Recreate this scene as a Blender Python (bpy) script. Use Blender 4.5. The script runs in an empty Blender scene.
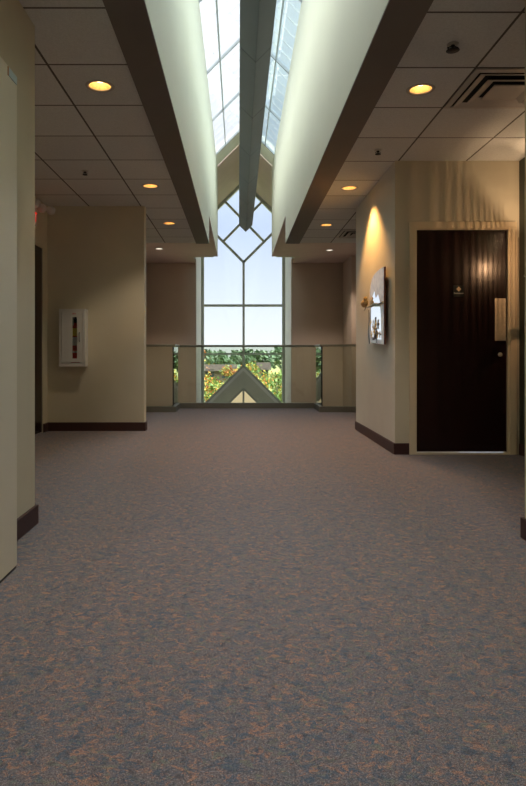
import bpy, bmesh, math, random
from mathutils import Vector, Matrix

S = bpy.context.scene
COL = S.collection
PI = math.pi
random.seed(7)

# ------------------------------------------------------------------ camera, world, light, exposure
CZ = 0.91
cam_d = bpy.data.cameras.new('camera')
cam = bpy.data.objects.new('camera', cam_d); COL.objects.link(cam)
cam.location = (0, 0, CZ); cam.rotation_euler = (PI/2, 0, 0)
cam_d.sensor_fit = 'AUTO'; cam_d.sensor_width = 36
cam_d.lens = 620/786*36
cam_d.shift_x = (263-238.5)/786; cam_d.shift_y = -(393-354)/786
cam_d.clip_end = 1000
S.camera = cam

S.view_settings.view_transform = 'Standard'
S.view_settings.look = 'None'
S.view_settings.gamma = 1
S.view_settings.use_curve_mapping = False
S.view_settings.exposure = 0.52
S.cycles.max_bounces = 14
S.cycles.diffuse_bounces = 8
S.cycles.glossy_bounces = 6
S.cycles.transparent_max_bounces = 24
S.cycles.sample_clamp_indirect = 6
S.cycles.use_denoising = True
S.cycles.caustics_reflective = False
S.cycles.caustics_refractive = False

W = bpy.data.worlds.new('sky'); S.world = W; W.use_nodes = True
nt = W.node_tree; nt.nodes.clear()
wo = nt.nodes.new('ShaderNodeOutputWorld'); bg = nt.nodes.new('ShaderNodeBackground')
tc = nt.nodes.new('ShaderNodeTexCoord'); sx = nt.nodes.new('ShaderNodeSeparateXYZ')
rp = nt.nodes.new('ShaderNodeValToRGB')
nt.links.new(tc.outputs['Generated'], sx.inputs[0]); nt.links.new(sx.outputs['Z'], rp.inputs[0])
nt.links.new(rp.outputs[0], bg.inputs[0]); nt.links.new(bg.outputs[0], wo.inputs[0])
el = rp.color_ramp.elements
# hazy bright sky: pale at the horizon, blue a little higher, much brighter overhead
el[0].position = 0.0; el[0].color = (0.100, 0.105, 0.105, 1)
el[1].position = 1.0; el[1].color = (1.0, 1.0, 1.0, 1)
for p, c in ((0.02, (0.108, 0.112, 0.116)), (0.09, (0.092, 0.100, 0.114)), (0.20, (0.070, 0.082, 0.107)), (0.34, (0.092, 0.106, 0.119)), (0.52, (0.108, 0.117, 0.126)), (0.62, (0.95, 0.97, 1.0))):
    e = el.new(p); e.color = (*c, 1)
bg.inputs['Strength'].default_value = 7.3

def light(name, kind, loc, energy, color, size=0.1, size_y=None, rot=(0, 0, 0), spot=None, blend=0.5, parent=None, portal=False):
    d = bpy.data.lights.new(name, kind); d.energy = energy; d.color = color
    if kind == 'AREA':
        d.shape = 'RECTANGLE' if size_y else 'DISK'; d.size = size
        if size_y: d.size_y = size_y
        if portal: d.cycles.is_portal = True
    elif kind == 'SPOT':
        d.spot_size = spot; d.spot_blend = blend; d.shadow_soft_size = size
    elif kind == 'SUN': d.angle = size
    else: d.shadow_soft_size = size
    o = bpy.data.objects.new(name, d); COL.objects.link(o)
    o.location = loc; o.rotation_euler = rot
    if parent: o.parent = parent
    return o

# hazy sun, from the left and a little behind the camera
light('sun', 'SUN', (-20, -10, 30), 1.0, (1.0, 0.95, 0.86), size=math.radians(14),
      rot=(math.radians(28), math.radians(-34), 0))
# portals only guide the sky's light through the openings
light('window_portal', 'AREA', (0.13, 17.05, 2.2), 1, (1, 1, 1), size=2.3, size_y=6, rot=(-PI/2, 0, 0), portal=True)
light('skylight_portal', 'AREA', (0.133, 4.9, 5.72), 1, (1, 1, 1), size=1.3, size_y=16, portal=True)

# ------------------------------------------------------------------ materials
def new_mat(name):
    m = bpy.data.materials.new(name); m.use_nodes = True
    n = m.node_tree; n.nodes.clear()
    out = n.nodes.new('ShaderNodeOutputMaterial'); b = n.nodes.new('ShaderNodeBsdfPrincipled')
    n.links.new(b.outputs[0], out.inputs[0])
    return m, n, b, out

def ramp(n, src, stops, interp='LINEAR'):
    r = n.nodes.new('ShaderNodeValToRGB'); r.color_ramp.interpolation = interp
    e = r.color_ramp.elements
    e[0].position, e[0].color = stops[0][0], (*stops[0][1], 1)
    e[1].position, e[1].color = stops[-1][0], (*stops[-1][1], 1)
    for p, c in stops[1:-1]:
        k = e.new(p); k.color = (*c, 1)
    n.links.new(src, r.inputs[0]); return r.outputs[0]

def noise(n, scale, detail=4, rough=0.6, vec=None, dist=0):
    t = n.nodes.new('ShaderNodeTexNoise'); t.inputs['Scale'].default_value = scale
    t.inputs['Detail'].default_value = detail; t.inputs['Roughness'].default_value = rough
    t.inputs['Distortion'].default_value = dist
    if vec is None:
        c = n.nodes.new('ShaderNodeTexCoord'); vec = c.outputs['Object']
    n.links.new(vec, t.inputs['Vector']); return t.outputs['Fac']

def mixc(n, fac, a, b, mode='MIX'):
    m = n.nodes.new('ShaderNodeMix'); m.data_type = 'RGBA'; m.blend_type = mode
    for v, s in ((fac, m.inputs[0]), (a, m.inputs[6]), (b, m.inputs[7])):
        if isinstance(v, (int, float)): s.default_value = v
        elif isinstance(v, tuple): s.default_value = (*v, 1)
        else: n.links.new(v, s)
    return m.outputs[2]

def bump(n, b, h, strength, dist=0.01):
    k = n.nodes.new('ShaderNodeBump'); k.inputs['Strength'].default_value = strength
    k.inputs['Distance'].default_value = dist
    n.links.new(h, k.inputs['Height']); n.links.new(k.outputs[0], b.inputs['Normal'])

def math_n(n, op, a, b=None):
    m = n.nodes.new('ShaderNodeMath'); m.operation = op
    for v, s in ((a, m.inputs[0]), (b, m.inputs[1])):
        if v is None: continue
        if isinstance(v, (int, float)): s.default_value = v
        else: n.links.new(v, s)
    return m.outputs[0]

def plain(name, col, rough=0.6, metal=0.0, var=0.06, scale=3.0, bmp=0.0, spec=0.5, emit=None, estr=0):
    m, n, b, o = new_mat(name)
    f = noise(n, scale, 3)
    lo = tuple(max(0, c*(1-var)) for c in col); hi = tuple(min(1, c*(1+var)) for c in col)
    n.links.new(ramp(n, f, [(0.3, lo), (0.7, hi)]), b.inputs['Base Color'])
    b.inputs['Roughness'].default_value = rough; b.inputs['Metallic'].default_value = metal
    b.inputs['Specular IOR Level'].default_value = spec
    if bmp: bump(n, b, noise(n, 260, 3), bmp, 0.002)
    if emit:
        b.inputs['Emission Color'].default_value = (*emit, 1); b.inputs['Emission Strength'].default_value = estr
    return m

M = {}
M['cream'] = plain('cream_wall_paint', (0.60, 0.555, 0.43), 0.5, bmp=0.12, scale=1.2, spec=0.35)
M['taupe'] = plain('taupe_wall_paint', (0.54, 0.45, 0.38), 0.65, bmp=0.1, scale=1.0, spec=0.3)
M['shaft'] = plain('shaft_wall_paint', (0.57, 0.58, 0.46), 0.6, bmp=0.1, var=0.03, scale=1.0, spec=0.3)
M['jamb'] = plain('white_jamb_paint', (0.74, 0.73, 0.74), 0.6)
M['cream_daylit'] = plain('daylit_cream_wall_paint', (0.70, 0.67, 0.60), 0.5, bmp=0.12, scale=1.2, spec=0.35)  # the cream paint again, with window light put into a paler, cooler colour
M['green'] = plain('dark_green_wall', (0.035, 0.045, 0.03), 0.5, bmp=0.1)  # far darker and greener than the cream walls
M['band'] = plain('brown_soffit_paint', (0.16, 0.138, 0.122), 0.7, var=0.04)
M['drywall'] = plain('drywall_ceiling_paint', (0.62, 0.50, 0.48), 0.8, var=0.04)
M['base'] = plain('maroon_rubber_base', (0.050, 0.018, 0.017), 0.45)
M['door'] = None
M['frame'] = plain('cream_door_frame_paint', (0.72, 0.62, 0.44), 0.35, var=0.02)
M['leaf'] = plain('cream_door_leaf', (0.76, 0.71, 0.59), 0.4, var=0.02)
M['steel'] = plain('brushed_steel', (0.72, 0.62, 0.46), 0.5, 0.55, var=0.1, scale=30)
M['beam'] = plain('grey_beam_cladding', (0.10, 0.118, 0.145), 0.45, 0.15, var=0.10, scale=1.2)
M['black'] = plain('black_paint', (0.01, 0.01, 0.01), 0.5)
M['whitemetal'] = plain('white_enamel', (0.62, 0.62, 0.60), 0.4, var=0.03)
M['ventmetal'] = plain('diffuser_enamel', (0.50, 0.48, 0.44), 0.5, var=0.05)
M['dark'] = plain('dark_void', (0.008, 0.008, 0.007), 0.9)
M['bronze'] = plain('bronze_rail', (0.30, 0.30, 0.24), 0.3, 0.6)
M['curb'] = plain('railing_curb_paint', (0.16, 0.15, 0.115), 0.5)
M['mull'] = plain('grey_green_window_frame', (0.50, 0.53, 0.48), 0.5)
M['skymull'] = plain('skylight_bar_metal', (0.30, 0.34, 0.35), 0.5, 0.3)
M['muntin'] = plain('skylight_muntin', (0.70, 0.74, 0.76), 0.5)
M['lintel'] = plain('white_curb', (0.82, 0.83, 0.76), 0.5)
M['gable'] = plain('vestibule_paint', (0.72, 0.74, 0.65), 0.6)
M['gabletrim'] = plain('vestibule_trim', (0.97, 0.97, 0.97), 0.5)
M['red'] = plain('extinguisher_red', (0.62, 0.015, 0.012), 0.3)
M['yellow'] = plain('yellow_label', (0.95, 0.70, 0.08), 0.5)
M['paper'] = plain('paper_label', (0.70, 0.70, 0.66), 0.6)
M['reflector'] = plain('amber_reflector', (0.95, 0.60, 0.28), 0.45, 0.3, var=0.2, scale=60)
M['brown'] = plain('brown_frame_side', (0.20, 0.055, 0.03), 0.4)
M['lavender'] = plain('lavender_glass_border', (0.80, 0.84, 1.0), 0.25, 0.15, var=0.22, scale=14)
M['gold'] = plain('gold_leaf', (0.90, 0.62, 0.20), 0.4, 0.1, var=0.3, scale=50)
M['bird'] = plain('tan_bird', (0.55, 0.40, 0.20), 0.6, var=0.3, scale=60)
M['pewter'] = plain('pewter_branch', (0.30, 0.32, 0.36), 0.35, 0.7)
M['plaque'] = plain('plaque_black', (0.006, 0.012, 0.012), 0.6)
M['tan'] = plain('tan_lettering', (0.80, 0.62, 0.38), 0.5)
M['pale'] = plain('pale_lettering', (0.85, 0.84, 0.76), 0.5)
M['blueplate'] = plain('pale_blue_plate', (0.50, 0.66, 0.74), 0.4)
M['orangeplate'] = plain('orange_plate_edge', (0.60, 0.30, 0.12), 0.5)
M['bark'] = plain('bark', (0.12, 0.085, 0.06), 0.9)
M['asphalt'] = plain('asphalt', (0.16, 0.15, 0.15), 0.9)
M['lowcarpet'] = plain('lobby_floor', (0.16, 0.14, 0.13), 0.8)
M['roofing'] = plain('grey_roofing', (0.060, 0.048, 0.042), 0.9, spec=0.05)
M['brick'] = plain('tan_brick', (0.12, 0.09, 0.065), 0.8)
M['bluecar'] = plain('blue_car_paint', (0.05, 0.10, 0.32), 0.25, 0.2)
M['tyre'] = plain('tyre', (0.02, 0.02, 0.02), 0.8)
M['carglass'] = plain('car_glass', (0.03, 0.04, 0.05), 0.1)
M['mirror'] = plain('mirror_silver', (0.90, 0.90, 0.92), 0.02, 1.0, var=0.0)

def mk_door():
    m, n, b, o = new_mat('dark_mahogany')
    c = n.nodes.new('ShaderNodeTexCoord'); mp = n.nodes.new('ShaderNodeMapping')
    mp.inputs['Scale'].default_value = (14, 14, 0.7); n.links.new(c.outputs['Object'], mp.inputs[0])
    f = noise(n, 2.5, 6, 0.65, mp.outputs[0], 0.4)
    n.links.new(ramp(n, f, [(0.3, (0.008, 0.0015, 0.0015)), (0.75, (0.022, 0.005, 0.0045))]), b.inputs['Base Color'])
    b.inputs['Roughness'].default_value = 0.27
    b.inputs['Specular IOR Level'].default_value = 0.6
    return m
M['door'] = mk_door()

def mk_glass(name, tint, refl=0.5, fac=0.0, transl=None):
    m = bpy.data.materials.new(name); m.use_nodes = True; n = m.node_tree; n.nodes.clear()
    out = n.nodes.new('ShaderNodeOutputMaterial')
    tr = n.nodes.new('ShaderNodeBsdfTransparent'); tr.inputs[0].default_value = (*tint, 1)
    gl = n.nodes.new('ShaderNodeBsdfGlossy'); gl.inputs['Roughness'].default_value = 0.01
    fr = n.nodes.new('ShaderNodeFresnel'); fr.inputs[0].default_value = 1.5
    mx = n.nodes.new('ShaderNodeMixShader')
    k = math_n(n, 'MULTIPLY', fr.outputs[0], refl)
    n.links.new(k, mx.inputs[0]); n.links.new(tr.outputs[0], mx.inputs[1]); n.links.new(gl.outputs[0], mx.inputs[2])
    last = mx.outputs[0]
    if transl:
        tl = n.nodes.new('ShaderNodeBsdfTranslucent'); tl.inputs[0].default_value = (*transl, 1)
        m2 = n.nodes.new('ShaderNodeMixShader'); m2.inputs[0].default_value = fac
        n.links.new(last, m2.inputs[1]); n.links.new(tl.outputs[0], m2.inputs[2]); last = m2.outputs[0]
    n.links.new(last, out.inputs[0])
    return m
M['glass'] = mk_glass('window_glass', (0.95, 0.97, 0.97), 0.6)
M['railglass'] = mk_glass('railing_glass', (0.87, 0.90, 0.84), 1.0)
M['skyglass'] = mk_glass('skylight_glass_clear', (0.90, 0.965, 0.985), 0.5)
M['skyfrit'] = mk_glass('skylight_glass_milky', (0.95, 0.955, 0.97), 0.5, 0.05, (0.95, 0.94, 0.96))
M['cabglass'] = mk_glass('cabinet_glass', (0.85, 0.85, 0.85), 0.7)

def mk_emit(name, col, s):
    m = bpy.data.materials.new(name); m.use_nodes = True; n = m.node_tree; n.nodes.clear()
    out = n.nodes.new('ShaderNodeOutputMaterial'); e = n.nodes.new('ShaderNodeEmission')
    e.inputs[0].default_value = (*col, 1); e.inputs[1].default_value = s
    n.links.new(e.outputs[0], out.inputs[0]); return m
M['bulb'] = mk_emit('bulb_amber', (1.0, 0.66, 0.32), 7)
M['bulbwhite'] = mk_emit('bulb_white', (1.0, 0.88, 0.72), 1.3)
M['exitred'] = mk_emit('exit_letters_red', (0.9, 0.04, 0.02), 0.8)
M['sconceglow'] = mk_emit('sconce_bulb', (1.0, 0.55, 0.28), 4)
M['litpane'] = mk_emit('lit_transom', (1.0, 0.78, 0.50), 0.62)
M['fill_panel'] = mk_emit('fill_panel_glow', (1.0, 0.9, 0.75), 2.0)

def mk_carpet():
    m, n, b, o = new_mat('flecked_carpet')
    c = n.nodes.new('ShaderNodeTexCoord'); v = c.outputs['Object']
    mp = n.nodes.new('ShaderNodeMapping'); mp.inputs['Scale'].default_value = (1, 1.25, 1); n.links.new(v, mp.inputs[0]); v = mp.outputs[0]
    def shift(d):
        k = n.nodes.new('ShaderNodeMapping'); k.inputs['Location'].default_value = d
        n.links.new(v, k.inputs[0]); return k.outputs[0]
    base = ramp(n, noise(n, 150, 3, 0.75, v), [(0.36, (0.056, 0.052, 0.058)), (0.64, (0.245, 0.220, 0.220))])
    blue = ramp(n, noise(n, 26, 6, 0.78, shift((3, 1, 0)), 1.2), [(0.50, (0, 0, 0)), (0.57, (1, 1, 1))])
    c1 = mixc(n, math_n(n, 'MULTIPLY', blue, 0.78), base, (0.038, 0.086, 0.140))
    orr = ramp(n, noise(n, 30, 6, 0.78, shift((7, 5, 2)), 1.2), [(0.53, (0, 0, 0)), (0.59, (1, 1, 1))])
    c2 = mixc(n, math_n(n, 'MULTIPLY', orr, 0.78), c1, (0.40, 0.20, 0.115))
    grn = ramp(n, noise(n, 33, 5, 0.76, shift((1, 9, 4)), 0.8), [(0.55, (0, 0, 0)), (0.61, (1, 1, 1))])
    c3 = mixc(n, math_n(n, 'MULTIPLY', grn, 0.6), c2, (0.145, 0.180, 0.125))
    dk = ramp(n, noise(n, 37, 5, 0.78, shift((11, 2, 8)), 0.8), [(0.55, (0, 0, 0)), (0.62, (1, 1, 1))])
    c4 = mixc(n, math_n(n, 'MULTIPLY', dk, 0.7), c3, (0.034, 0.030, 0.050))
    fine = ramp(n, noise(n, 330, 3, 0.8, shift((4, 4, 4))), [(0.40, (0.22, 0.21, 0.24)), (0.62, (2.45, 2.36, 2.50))])
    c5 = mixc(n, 1.0, c4, fine, 'MULTIPLY')
    n.links.new(c5, b.inputs['Base Color'])
    b.inputs['Roughness'].default_value = 0.95; b.inputs['Specular IOR Level'].default_value = 0.15
    b.inputs['Sheen Weight'].default_value = 0.25; b.inputs['Sheen Roughness'].default_value = 0.5
    bump(n, b, noise(n, 300, 3, 0.8, v), 0.7, 0.006)
    return m
M['carpet'] = mk_carpet()

def mk_tiles(x0, y0, name):
    m, n, b, o = new_mat(name)
    c = n.nodes.new('ShaderNodeTexCoord'); s = n.nodes.new('ShaderNodeSeparateXYZ'); n.links.new(c.outputs['Object'], s.inputs[0])
    P = 0.614; w = 0.0075
    def line(axis, off):
        a = math_n(n, 'SUBTRACT', s.outputs[axis], off)
        a = math_n(n, 'DIVIDE', a, P); a = math_n(n, 'FRACT', a)
        a = math_n(n, 'SUBTRACT', a, 0.5); a = math_n(n, 'ABSOLUTE', a)
        return math_n(n, 'GREATER_THAN', a, 0.5 - w/P)
    g = math_n(n, 'MAXIMUM', line('X', x0), line('Y', y0))
    tile = ramp(n, noise(n, 90, 5, 0.8), [(0.3, (0.56, 0.575, 0.565)), (0.62, (0.70, 0.72, 0.71))])
    # each tile has a tone of its own
    vx = math_n(n, 'FLOOR', math_n(n, 'DIVIDE', math_n(n, 'SUBTRACT', s.outputs['X'], x0), P))
    vy = math_n(n, 'FLOOR', math_n(n, 'DIVIDE', math_n(n, 'SUBTRACT', s.outputs['Y'], y0), P))
    cb = n.nodes.new('ShaderNodeCombineXYZ'); n.links.new(vx, cb.inputs[0]); n.links.new(vy, cb.inputs[1])
    wn = n.nodes.new('ShaderNodeTexWhiteNoise'); n.links.new(cb.outputs[0], wn.inputs[0])
    tone = ramp(n, wn.outputs['Value'], [(0, (0.93, 0.93, 0.93)), (1, (1.05, 1.05, 1.05))])
    t2 = mixc(n, 1.0, tile, tone, 'MULTIPLY')
    n.links.new(mixc(n, g, t2, (0.11, 0.10, 0.09)), b.inputs['Base Color'])
    b.inputs['Roughness'].default_value = 0.9
    h = math_n(n, 'ADD', math_n(n, 'MULTIPLY', g, -1.0), math_n(n, 'MULTIPLY', noise(n, 140, 4), 0.25))
    bump(n, b, h, 0.5, 0.008)
    return m
M['tileL'] = mk_tiles(-1.155, 3.135, 'ceiling_tiles_left')
M['tileR'] = mk_tiles(1.450, 3.175, 'ceiling_tiles_right')

# ------------------------------------------------------------------ mesh helpers
class MB:
    def __init__(s): s.v = []; s.f = []; s.mi = []; s.sm = []
    def add(s, vs, fs, mi=0, sm=False):
        o = len(s.v); s.v += [tuple(v) for v in vs]
        for f in fs: s.f.append([o+i for i in f]); s.mi.append(mi); s.sm.append(sm)
        return s
    def box(s, x0, x1, y0, y1, z0, z1, mi=0):
        vs = [(x, y, z) for z in (z0, z1) for y in (y0, y1) for x in (x0, x1)]
        return s.add(vs, [(0, 2, 3, 1), (4, 5, 7, 6), (0, 1, 5, 4), (2, 6, 7, 3), (0, 4, 6, 2), (1, 3, 7, 5)], mi)
    def quad(s, a, b, c, d, mi=0): return s.add([a, b, c, d], [(0, 1, 2, 3)], mi)
    def bar(s, a, b, w, h, up=(0, 0, 1), mi=0):
        a = Vector(a); b = Vector(b); d = (b-a).normalized(); u = Vector(up); r = d.cross(u).normalized(); u = r.cross(d)
        vs = [p + r*i*w/2 + u*j*h/2 for p in (a, b) for i, j in ((-1, -1), (1, -1), (1, 1), (-1, 1))]
        return s.add(vs, [(0, 1, 2, 3), (7, 6, 5, 4), (0, 4, 5, 1), (1, 5, 6, 2), (2, 6, 7, 3), (3, 7, 4, 0)], mi)
    def prism(s, pts, ext, mi=0):
        # pts: 3D polygon, ext: extrusion vector
        n = len(pts); e = Vector(ext); vs = [Vector(p) for p in pts] + [Vector(p)+e for p in pts]
        fs = [tuple(range(n))[::-1], tuple(range(n, 2*n))] + [(i, (i+1) % n, n+(i+1) % n, n+i) for i in range(n)]
        return s.add(vs, fs, mi)
    def lathe(s, prof, n=32, c=(0, 0, 0), axis='Z', mi=0, caps=True):
        vs = []
        for r, h in prof:
            for k in range(n):
                a = 2*PI*k/n; x, y = r*math.cos(a), r*math.sin(a)
                p = (x, y, h) if axis == 'Z' else ((x, h, y) if axis == 'Y' else (h, x, y))
                vs.append((p[0]+c[0], p[1]+c[1], p[2]+c[2]))
        fs = []
        for i in range(len(prof)-1):
            for k in range(n):
                k2 = (k+1) % n; fs.append((i*n+k, i*n+k2, (i+1)*n+k2, (i+1)*n+k))
        s.add(vs, fs, mi, True)
        if caps:
            for i in (0, len(prof)-1):
                if prof[i][0] > 1e-5: s.add(vs[i*n:(i+1)*n], [tuple(range(n))], mi)
        return s
    def tube(s, pts, r, n=10, mi=0):
        pts = [Vector(p) for p in pts]; rr = r if isinstance(r, (list, tuple)) else [r]*len(pts)
        vs = []; prev = None
        for i, p in enumerate(pts):
            d = (pts[min(i+1, len(pts)-1)] - pts[max(i-1, 0)]).normalized()
            u = Vector((0, 0, 1)) if abs(d.z) < 0.9 else Vector((1, 0, 0))
            if prev is not None: u = prev
            a = d.cross(u).normalized(); u2 = a.cross(d).normalized(); prev = u2
            for k in range(n):
                t = 2*PI*k/n; vs.append(p + (a*math.cos(t)+u2*math.sin(t))*rr[i])
        fs = [(i*n+k, i*n+(k+1) % n, (i+1)*n+(k+1) % n, (i+1)*n+k) for i in range(len(pts)-1) for k in range(n)]
        s.add(vs, fs, mi, True)
        s.add(vs[:n], [tuple(range(n))], mi); s.add(vs[-n:], [tuple(range(n))], mi)
        return s
    def build(s, name, mats, parent=None, bevel=0, loc=None, recalc=True):
        me = bpy.data.meshes.new(name); me.from_pydata([tuple(v) for v in s.v], [], s.f)
        mats = mats if isinstance(mats, (list, tuple)) else [mats]
        for m in mats: me.materials.append(M[m] if isinstance(m, str) else m)
        for p, mi, sm in zip(me.polygons, s.mi, s.sm): p.material_index = mi; p.use_smooth = sm
        if recalc:
            b = bmesh.new(); b.from_mesh(me); bmesh.ops.remove_doubles(b, verts=b.verts, dist=1e-6)
            bmesh.ops.recalc_face_normals(b, faces=b.faces); b.to_mesh(me); b.free()
        o = bpy.data.objects.new(name, me); COL.objects.link(o)
        if parent: o.parent = parent
        if loc: o.location = loc
        if bevel:
            k = o.modifiers.new('bevel', 'BEVEL'); k.width = bevel; k.segments = 2; k.limit_method = 'ANGLE'
        return o

def struct(name, mb, mats, parent=None, bevel=0, **k):
    o = mb.build(name, mats, parent, bevel, **k)
    if not parent: o['kind'] = 'structure'
    return o
def thing(name, loc, label, cat, group=None, rotz=0):
    o = bpy.data.objects.new(name, None); COL.objects.link(o); o.location = loc; o.rotation_euler = (0, 0, rotz)
    o.empty_display_size = 0.1
    o['label'] = label; o['category'] = cat
    if group: o['group'] = group
    return o
def tag(o, label, cat, group=None, kind=None):
    o['label'] = label; o['category'] = cat
    if group: o['group'] = group
    if kind: o['kind'] = kind
    return o
def sempty(name, loc=(0, 0, 0)):
    o = bpy.data.objects.new(name, None); COL.objects.link(o); o.location = loc; o['kind'] = 'structure'; return o
def dup(root, loc, label=None, rotz=None):
    r = root.copy(); COL.objects.link(r); r.location = loc
    if rotz is not None: r.rotation_euler = (0, 0, rotz)
    if label: r['label'] = label
    for ch in list(root.children):
        c = ch.copy(); COL.objects.link(c); c.parent = r
        for g in list(ch.children):
            d = g.copy(); COL.objects.link(d); d.parent = c
    return r
def text(name, body, size, mat, parent, loc, rot, ext=0.0008, align='CENTER'):
    c = bpy.data.curves.new(name, 'FONT'); c.body = body; c.size = size; c.extrude = ext
    c.align_x = align; c.align_y = 'CENTER'; c.materials.append(M[mat])
    o = bpy.data.objects.new(name, c); COL.objects.link(o); o.parent = parent
    o.location = loc; o.rotation_euler = rot
    me = bpy.data.meshes.new_from_object(o); p = bpy.data.objects.new(name, me); COL.objects.link(p)
    p.parent = parent; p.location = loc; p.rotation_euler = rot
    bpy.data.objects.remove(o); bpy.data.curves.remove(c)
    return p

# ------------------------------------------------------------------ dimensions
ZT = 2.66      # tiled ceiling
ZB = 2.645     # smooth bands beside the light well
ZD = 3.08      # drywall ceiling of the atrium
ZE = 5.04      # skylight eaves
XL, XR = -0.462, 0.740   # light well
XC = (XL+XR)/2
ZR = ZE + (XR-XL)/2      # ridge
YE = 9.76      # edge of the upper floor
YS = 13.8      # end of the light well walls
YW = 16.9      # window wall
JL, JR = -1.015, 1.265    # window jambs
BL, BR = -0.668, 0.958   # outer edges of the bands
BACK = -6.0

# ------------------------------------------------------------------ floor
f = MB().box(-4.6, 4.6, BACK, YE, -0.30, 0).box(-1.03, 1.315, YE, 10.49, -0.30, 0)
struct('floor', f, 'carpet')
f = MB().box(-4.6, 4.6, 8.0, YW+0.1, -3.5, -3.35)
struct('floor_lobby', f, 'lowcarpet')

# ------------------------------------------------------------------ walls
def wall(name, boxes, mat='cream', bevel=0): 
    m = MB()
    for b in boxes: m.box(*b)
    return struct(name, m, mat, bevel=bevel)
wall('wall_left_near', [(-1.25, -1.088, BACK, 3.32, 0, ZT+.1), (-2.4, -1.25, 3.2, 3.32, 0, ZT+.1)], bevel=0.008)
# side wall of the left recess, with its doorway
wall('wall_left_recess', [(-2.40, -2.262, 3.32, 6.14, 0, ZT+.1), (-2.40, -2.262, 7.175, 7.34, 0, ZT+.1), (-2.40, -2.262, 6.14, 7.175, 2.135, ZT+.1)])
wall('wall_left_extinguisher', [(-2.40, -1.112, 7.34, 7.48, 0, ZT+.1)], bevel=0.012)
wall('wall_right_near', [(1.41, 1.56, BACK, 3.06, 0, ZT+.1), (1.56, 2.60, 2.94, 3.06, 0, ZT+.1)], bevel=0.008)
wall('wall_right_recess', [(2.545, 2.68, 3.06, 5.62, 0, ZT+.1)], 'green')
wall('wall_right_art', [(1.418, 1.55, 5.62, 7.48, 0, ZT+.1), (1.55, 2.60, 7.36, 7.48, 0, ZT+.1)], 'cream_daylit')
wall('wall_right_door', [(1.418, 1.55, 5.616, 5.62, 0, ZT+.1), (1.55, 1.575, 5.62, 5.78, 0, ZT+.1), (2.50, 2.68, 5.62, 5.78, 0, ZT+.1), (1.575, 2.50, 5.62, 5.78, 2.065, ZT+.1)])
wall('wall_rear', [(-1.25, 1.56, BACK-0.15, BACK, 0, ZT+.1)])
# atrium
wall('wall_atrium_left', [(-2.44, -2.28, 7.48, 14.95, -3.35, ZD+.1)], 'taupe')
wall('wall_atrium_right', [(2.49, 2.65, 13.66, 14.95, -3.35, ZD+.1), (2.49, 2.65, 7.48, 12.4, -3.35, ZD+.1), (2.75, 2.9, 12.3, 13.76, -3.35, ZD+.1), (2.65, 2.75, 12.3, 12.4, -3.35, ZD+.1), (2.65, 2.75, 13.66, 13.76, -3.35, ZD+.1)], 'taupe')
wall('wall_back_left', [(-2.44, JL, 14.8, 14.95, -3.35, ZD+.1)], 'taupe')
wall('wall_back_right', [(JR, 2.65, 14.8, 14.95, -3.35, ZD+.1)], 'taupe')
wall('wall_atrium_near', [(-4.6, 4.6, 7.9, 8.0, -3.35, -0.3)], 'taupe')
# window bay side walls
zb = ZR - (XC-JL)
wall('wall_bay_left', [(JL-.12, JL, 14.95, YW, -3.35, zb), (JL-.12, JL, YS, 14.95, ZD+.1, zb)], 'jamb')
wall('wall_bay_right', [(JR, JR+.12, 14.95, YW, -3.35, zb), (JR, JR+.12, YS, 14.95, ZD+.1, zb)], 'jamb')
# light well walls (upper part over the atrium, lower part over the corridor)
wall('wall_shaft_left', [(XL-.10, XL, BACK, YE, ZB+.01, ZE), (XL-.10, XL, YE, YS, ZD+.01, ZE)], 'shaft')
wall('wall_shaft_right', [(XR, XR+.10, BACK, YE, ZB+.01, ZE), (XR, XR+.10, YE, YS, ZD+.01, ZE)], 'shaft')
wall('wall_shaft_near', [(XL-.1, XR+.1, BACK-.1, BACK, ZB, ZR+.1)], 'shaft')
wall('wall_bay_front', [(JL-.12, XL-.1, YS, YS+.1, ZD, ZE), (XR+.1, JR+.12, YS, YS+.1, ZD, ZE)], 'shaft')

# ------------------------------------------------------------------ ceilings (with holes for the downlights)
LIGHTS = [(-0.905, 4.05), (-0.917, 6.46), (-0.926, 8.30), (-0.905, 1.62), (1.204, 4.10), (1.170, 6.54), (1.190, 8.41), (1.19, 1.62)]
RC = 0.082
def ceiling(name, mat, rects, z, holes, thick=0.02):
    m = MB(); H = 0.15; n = 32
    for x0, x1, y0, y1 in rects:
        hs = [h for h in holes if x0 < h[0] < x1 and y0 < h[1] < y1]
        xs = sorted({x0, x1} | {h[0]+s*H for h in hs for s in (-1, 1)}); ys = sorted({y0, y1} | {h[1]+s*H for h in hs for s in (-1, 1)})
        xs = [x for x in xs if x0 <= x <= x1]; ys = [y for y in ys if y0 <= y <= y1]
        for i in range(len(xs)-1):
            for j in range(len(ys)-1):
                cx, cy = (xs[i]+xs[i+1])/2, (ys[j]+ys[j+1])/2
                if any(abs(h[0]-cx) < H*0.99 and abs(h[1]-cy) < H*0.99 for h in hs): continue
                m.quad((xs[i], ys[j], z), (xs[i], ys[j+1], z), (xs[i+1], ys[j+1], z), (xs[i+1], ys[j], z))
        for hx, hy in hs:
            # square cell cut to the columns/rows of the other holes as well
            ring = [(hx+RC*math.cos(2*PI*k/n), hy+RC*math.sin(2*PI*k/n), z) for k in range(n)]
            sq = []
            for k in range(n):
                c, s_ = math.cos(2*PI*k/n), math.sin(2*PI*k/n); q = H/max(abs(c), abs(s_))
                sq.append((hx+c*q, hy+s_*q, z))
            m.add(ring+sq, [(k, (k+1) % n, n+(k+1) % n, n+k) for k in range(n)])
    return struct(name, m, mat)
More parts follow.
